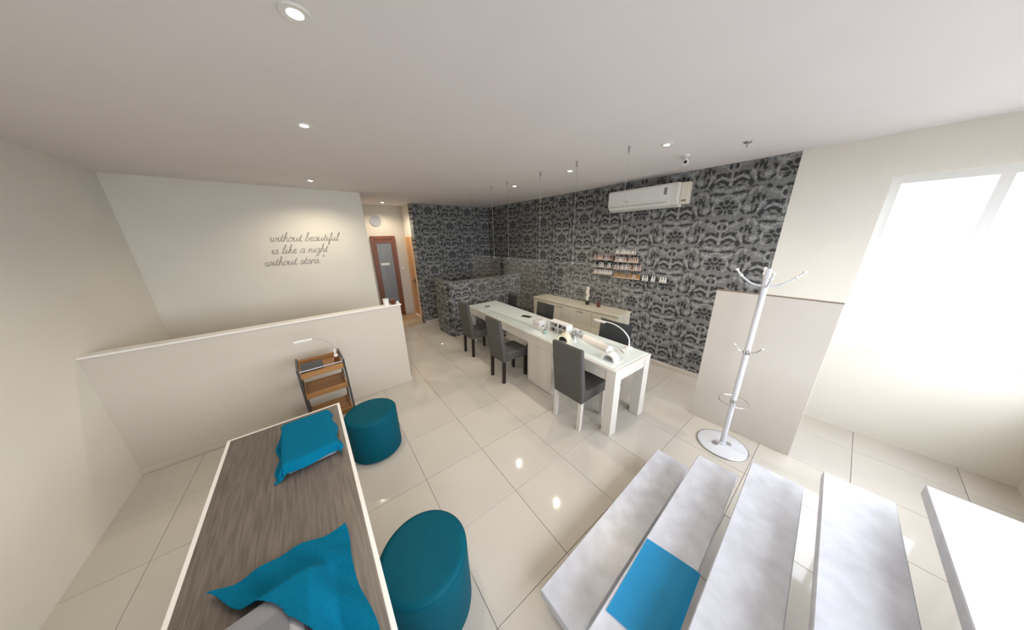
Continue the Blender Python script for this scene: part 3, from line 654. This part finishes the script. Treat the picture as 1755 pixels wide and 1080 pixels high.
def device(name, label, loc, rz, hx, hy, h):
    t = thing(name, label, 'hand rest', loc, rz)
    B().box(-hx, hx, -hy, hy, .006, h, .012, seg=2).build('housing', silver, t, True)
    B().box(-hx+.04, hx-.04, -hy+.08, hy-.08, h, h+.003).build('grille', mat('grille_grey', (.16, .16, .17), .4), t)
    for sx in (-1, 1):
        for sy in (-1, 1): B().lathe([(0, 0), (.012, 0), (.012, .006), (0, .006)], (sx*(hx-.03), sy*(hy-.03), 0), 10).build('rubber_foot', black, t)
    B().sphere((hx*.75, -hy, h*.45), .008).build('highlight_bead', chrome, t, True)  # chrome bead stands in for the bright highlight on the housing
    return t
device('hand_rest', 'silver hand rest box under the far blue towel', (-.21, 2.01, DZ), math.radians(2), .125, .215, .085)
device('hand_rest', 'grey hand rest box under the near crumpled blue towel', (-.41, .85, DZ), math.radians(4), .165, .20, .085)
def drape(name, label, loc, rz, hx, hy, h, u0, u1, v0, v1, crz=0., wav=.012, nu=64, nv=64, seed=0, lift=.006, quad=None):
    rnd = random.Random(seed); ph = [rnd.uniform(0, 6.28) for _ in range(8)]
    b = B(); g = []; R2 = Matrix.Rotation(crz, 2)
    for i in range(nu+1):
        for j in range(nv+1):
            p = R2 @ Vector((u0+(u1-u0)*i/nu, v0+(v1-v0)*j/nv))
            if quad:
                s_, t_ = i/nu, j/nv; q0, q1, q2, q3 = (Vector(k) for k in quad)
                p = (1-s_)*(1-t_)*q0 + s_*(1-t_)*q1 + s_*t_*q2 + (1-s_)*t_*q3
                p += Vector((.010*math.sin(t_*9+ph[6]), .008*math.sin(s_*8+ph[7])))
                ex, ey = max(0, abs(p.x)-hx), max(0, abs(p.y)-hy); e = math.hypot(ex, ey)
                k = min(1, max(0, e-.004)/.085); k = k*k*(3-2*k)
                dg = p.x*.84 + p.y*.54
                fold = math.sin(dg*48+ph[0]+1.1*math.sin((p.x*.54-p.y*.84)*8+ph[1]))*.65 + math.sin(dg*23+s_*4+ph[2])*.35
                g.append(b.bm.verts.new((p.x, p.y, lift + h*(1-k) + wav*(.25+.75*k)*(fold+1)*.5))); continue
            cx_, cy_ = max(-hx, min(hx, p.x)), max(-hy, min(hy, p.y))
            ex, ey = p.x-cx_, p.y-cy_; e = math.hypot(ex, ey)
            fold = math.sin(p.x*17+p.y*9+ph[0]+1.2*math.sin(p.y*9+ph[4]))*.7 + math.sin(p.y*21-p.x*6+ph[1])*.3
            if e < 1e-6: q = Vector((p.x, p.y, h + lift + wav*.35*(fold+1)*.5))
            else:
                d = Vector((ex, ey))/e
                ang = math.atan2(ey, ex); along = p.x*d.y - p.y*d.x
                drop = min(e, h + .0); rest = max(0, e-drop)
                flare = .010 + wav*(.9+math.sin(along*26+ph[2]+ang))*min(1, e/.05) + rest*.85 + drop*.18
                q = Vector((cx_ + d.x*flare, cy_ + d.y*flare, max(lift + wav*.6*(fold+1)*.5*min(1, rest/.03), h + lift - drop*.97 + wav*.15*fold)))
            g.append(b.bm.verts.new(q))
    for i in range(nu):
        for j in range(nv): b.bm.faces.new((g[i*(nv+1)+j], g[(i+1)*(nv+1)+j], g[(i+1)*(nv+1)+j+1], g[i*(nv+1)+j+1]))
    bmesh.ops.recalc_face_normals(b.bm, faces=b.bm.faces[:])
    bmesh.ops.solidify(b.bm, geom=b.bm.faces[:], thickness=-.003)
    o = b.build(name, towelm, None, True); o.location = loc; o.rotation_euler = (0, 0, rz); tag(o, label, 'towel', 'blue towels on the desk'); return o
drape('towel', 'blue towel smoothly covering the silver hand rest at far end of desk', (-.21, 2.01, DZ), math.radians(2), .127, .217, .090, -.235, .19, -.275, .225, 0, .010, seed=3)
drape('towel', 'crumpled blue towel slung across the near end of the desk', (-.41, .85, DZ), 0, .17, .205, .092, 0, 1, 0, 1, wav=.028, seed=11, quad=((-.16, .43), (.305, .385), (.365, -.26), (.125, .10)))

# ------------------------------------------------------------------ poufs
def pouf(label, x, y, r=.235, h=.46):
    t = thing('pouf', label, 'pouf', (x, y, 0), group='teal cylinder poufs')
    B().lathe([(0, .012), (r-.012, .012), (r-.002, .02), (r, .04), (r, h-.035), (r-.006, h-.012), (r-.02, h-.002), (r-.04, h), (0, h+.004)], n=64).build('cover', teal, t, True)
    B().tube([((r-.003)*math.cos(2*PI*k/64), (r-.003)*math.sin(2*PI*k/64), h-.022) for k in range(64)], .0032, 6, True).build('seam_piping', teal, t, True)
    B().lathe([(0, 0), (r-.03, 0), (r-.03, .012), (0, .012)], n=32).build('base', black, t)
pouf('teal cylinder pouf at far end of desk near the trolley', .225, 2.60)
pouf('large-looking teal cylinder pouf nearest the camera beside the desk', .195, 1.07)

# ------------------------------------------------------------------ trolley with lamp and tablet
tr = thing('trolley', 'honey oak trolley with grey metal posts before the low wall', 'trolley', (-.25, 3.08, 0), math.radians(2))
tw, td = .365, .34
for z0, nm in ((.80, 'top'), (.565, 'mid'), (.25, 'low')):
    s = B().box(.0, tw, 0, td, z0, z0+.015).build('shelf', oak, tr)
    B().box(.0, tw, -.012, 0, z0-.015, z0+.045, .003).build('front_board', oak, s); B().box(.0, tw, td, td+.012, z0-.01, z0+(.065 if nm == 'top' else .02), .003).build('rear_board', oak, s)
    B().box(.0, .012, 0, td, z0+.015, z0+.04).build('side_board', oak, s); B().box(tw-.012, tw, 0, td, z0+.015, z0+.04).build('side_board', oak, s)
dm = mat('dark_steel', (.12, .12, .12), .35, metal=.8)
for lx in (-.010, tw+.010):
    B().tube(smooth_path([(lx, -.014, .05), (lx, -.014, .60), (lx, -.012, .85), (lx, .02, .885), (lx, td-.02, .885), (lx, td+.012, .85), (lx, td+.014, .60), (lx, td+.014, .05)], 4), .010, 8).build('post', dm, tr, True)
    for yy in (0, td): B().sphere((lx, yy, .026), .026, .6, 1, 1).build('caster', black, tr, True)
B().tube([(0, -.016, .868), (tw, -.016, .868)], .008, 8).build('rail', chrome, tr, True)
tp = thing('tablet', 'dark tablet lying on the top of the trolley', 'tablet', (-.145, 3.20, .846), math.radians(2))
B().box(-.095, .095, -.115, .13, 0, .010, .004).build('case', mat('tablet_dark', (.035, .04, .05), .3), tp); B().box(-.09, .09, -.108, .108, .010, .0115).build('screen', mat('screen_dark', (.02, .022, .03), .12), tp)
la = thing('trolley_lamp', 'slim white lamp arching over the oak trolley', 'lamp', (.075, 3.33, .816))
B().lathe([(0, 0), (.03, 0), (.03, .01), (.012, .014), (.012, .12), (0, .12)], n=20).build('base', white, la, True)
B().tube(smooth_path([(0, 0, .11), (-.01, 0, .17), (-.06, 0, .24), (-.13, 0, .275), (-.17, 0, .285)]), .0045, 8).build('neck', mat('lamp_neck', (.38, .37, .36), .4), la, True)
B().box(-.325, -.165, -.015, .015, .278, .296, .004).build('lamp_head', white, la); B().box(-.315, -.175, -.011, .011, .275, .278).build('lamp_strip', MATS['strip'], la)
sx_ = thing('small_canister', 'small brown and white canister on the trolley top beside lamp', 'canister', (.075, 3.225, .816))
B().lathe([(0, 0), (.024, 0), (.024, .07), (0, .07)], n=16).build('body', walnut, sx_, True); B().lathe([(0, .07), (.02, .07), (.018, .09), (0, .09)], n=16).build('lid', white, sx_, True)

# ------------------------------------------------------------------ things on the low wall
LWZ = 1.232
c = thing('paper_cup', 'white cup standing on the low partition wall', 'cup', (.785, 3.775, LWZ))
B().lathe([(0, 0), (.034, 0), (.038, .085), (.034, .085), (.031, .01), (0, .01)], n=20).build('cup', white, c, True); B().lathe([(.036, .08), (.041, .082), (.041, .09), (.036, .09), (.036, .08)], n=20).build('rim', white, c, True)
c = thing('brown_jar', 'brown jar next to the white cup on low wall', 'jar', (.872, 3.775, LWZ))
B().lathe([(0, 0), (.032, 0), (.034, .05), (.025, .06), (0, .06)], n=20).build('body', mat('brown_glass', (.10, .03, .015), .2), c, True); B().lathe([(0, .06), (.027, .06), (.027, .075), (0, .075)], n=20).build('lid', walnut, c, True)
c = thing('small_pot', 'tiny white pot at the very end of the low wall', 'pot', (.93, 3.765, LWZ))
B().lathe([(0, 0), (.014, 0), (.016, .03), (0, .03)], n=14).build('body', white, c, True); B().lathe([(0, .03), (.010, .03), (.008, .04), (0, .04)], n=12).build('lid', white, c, True)
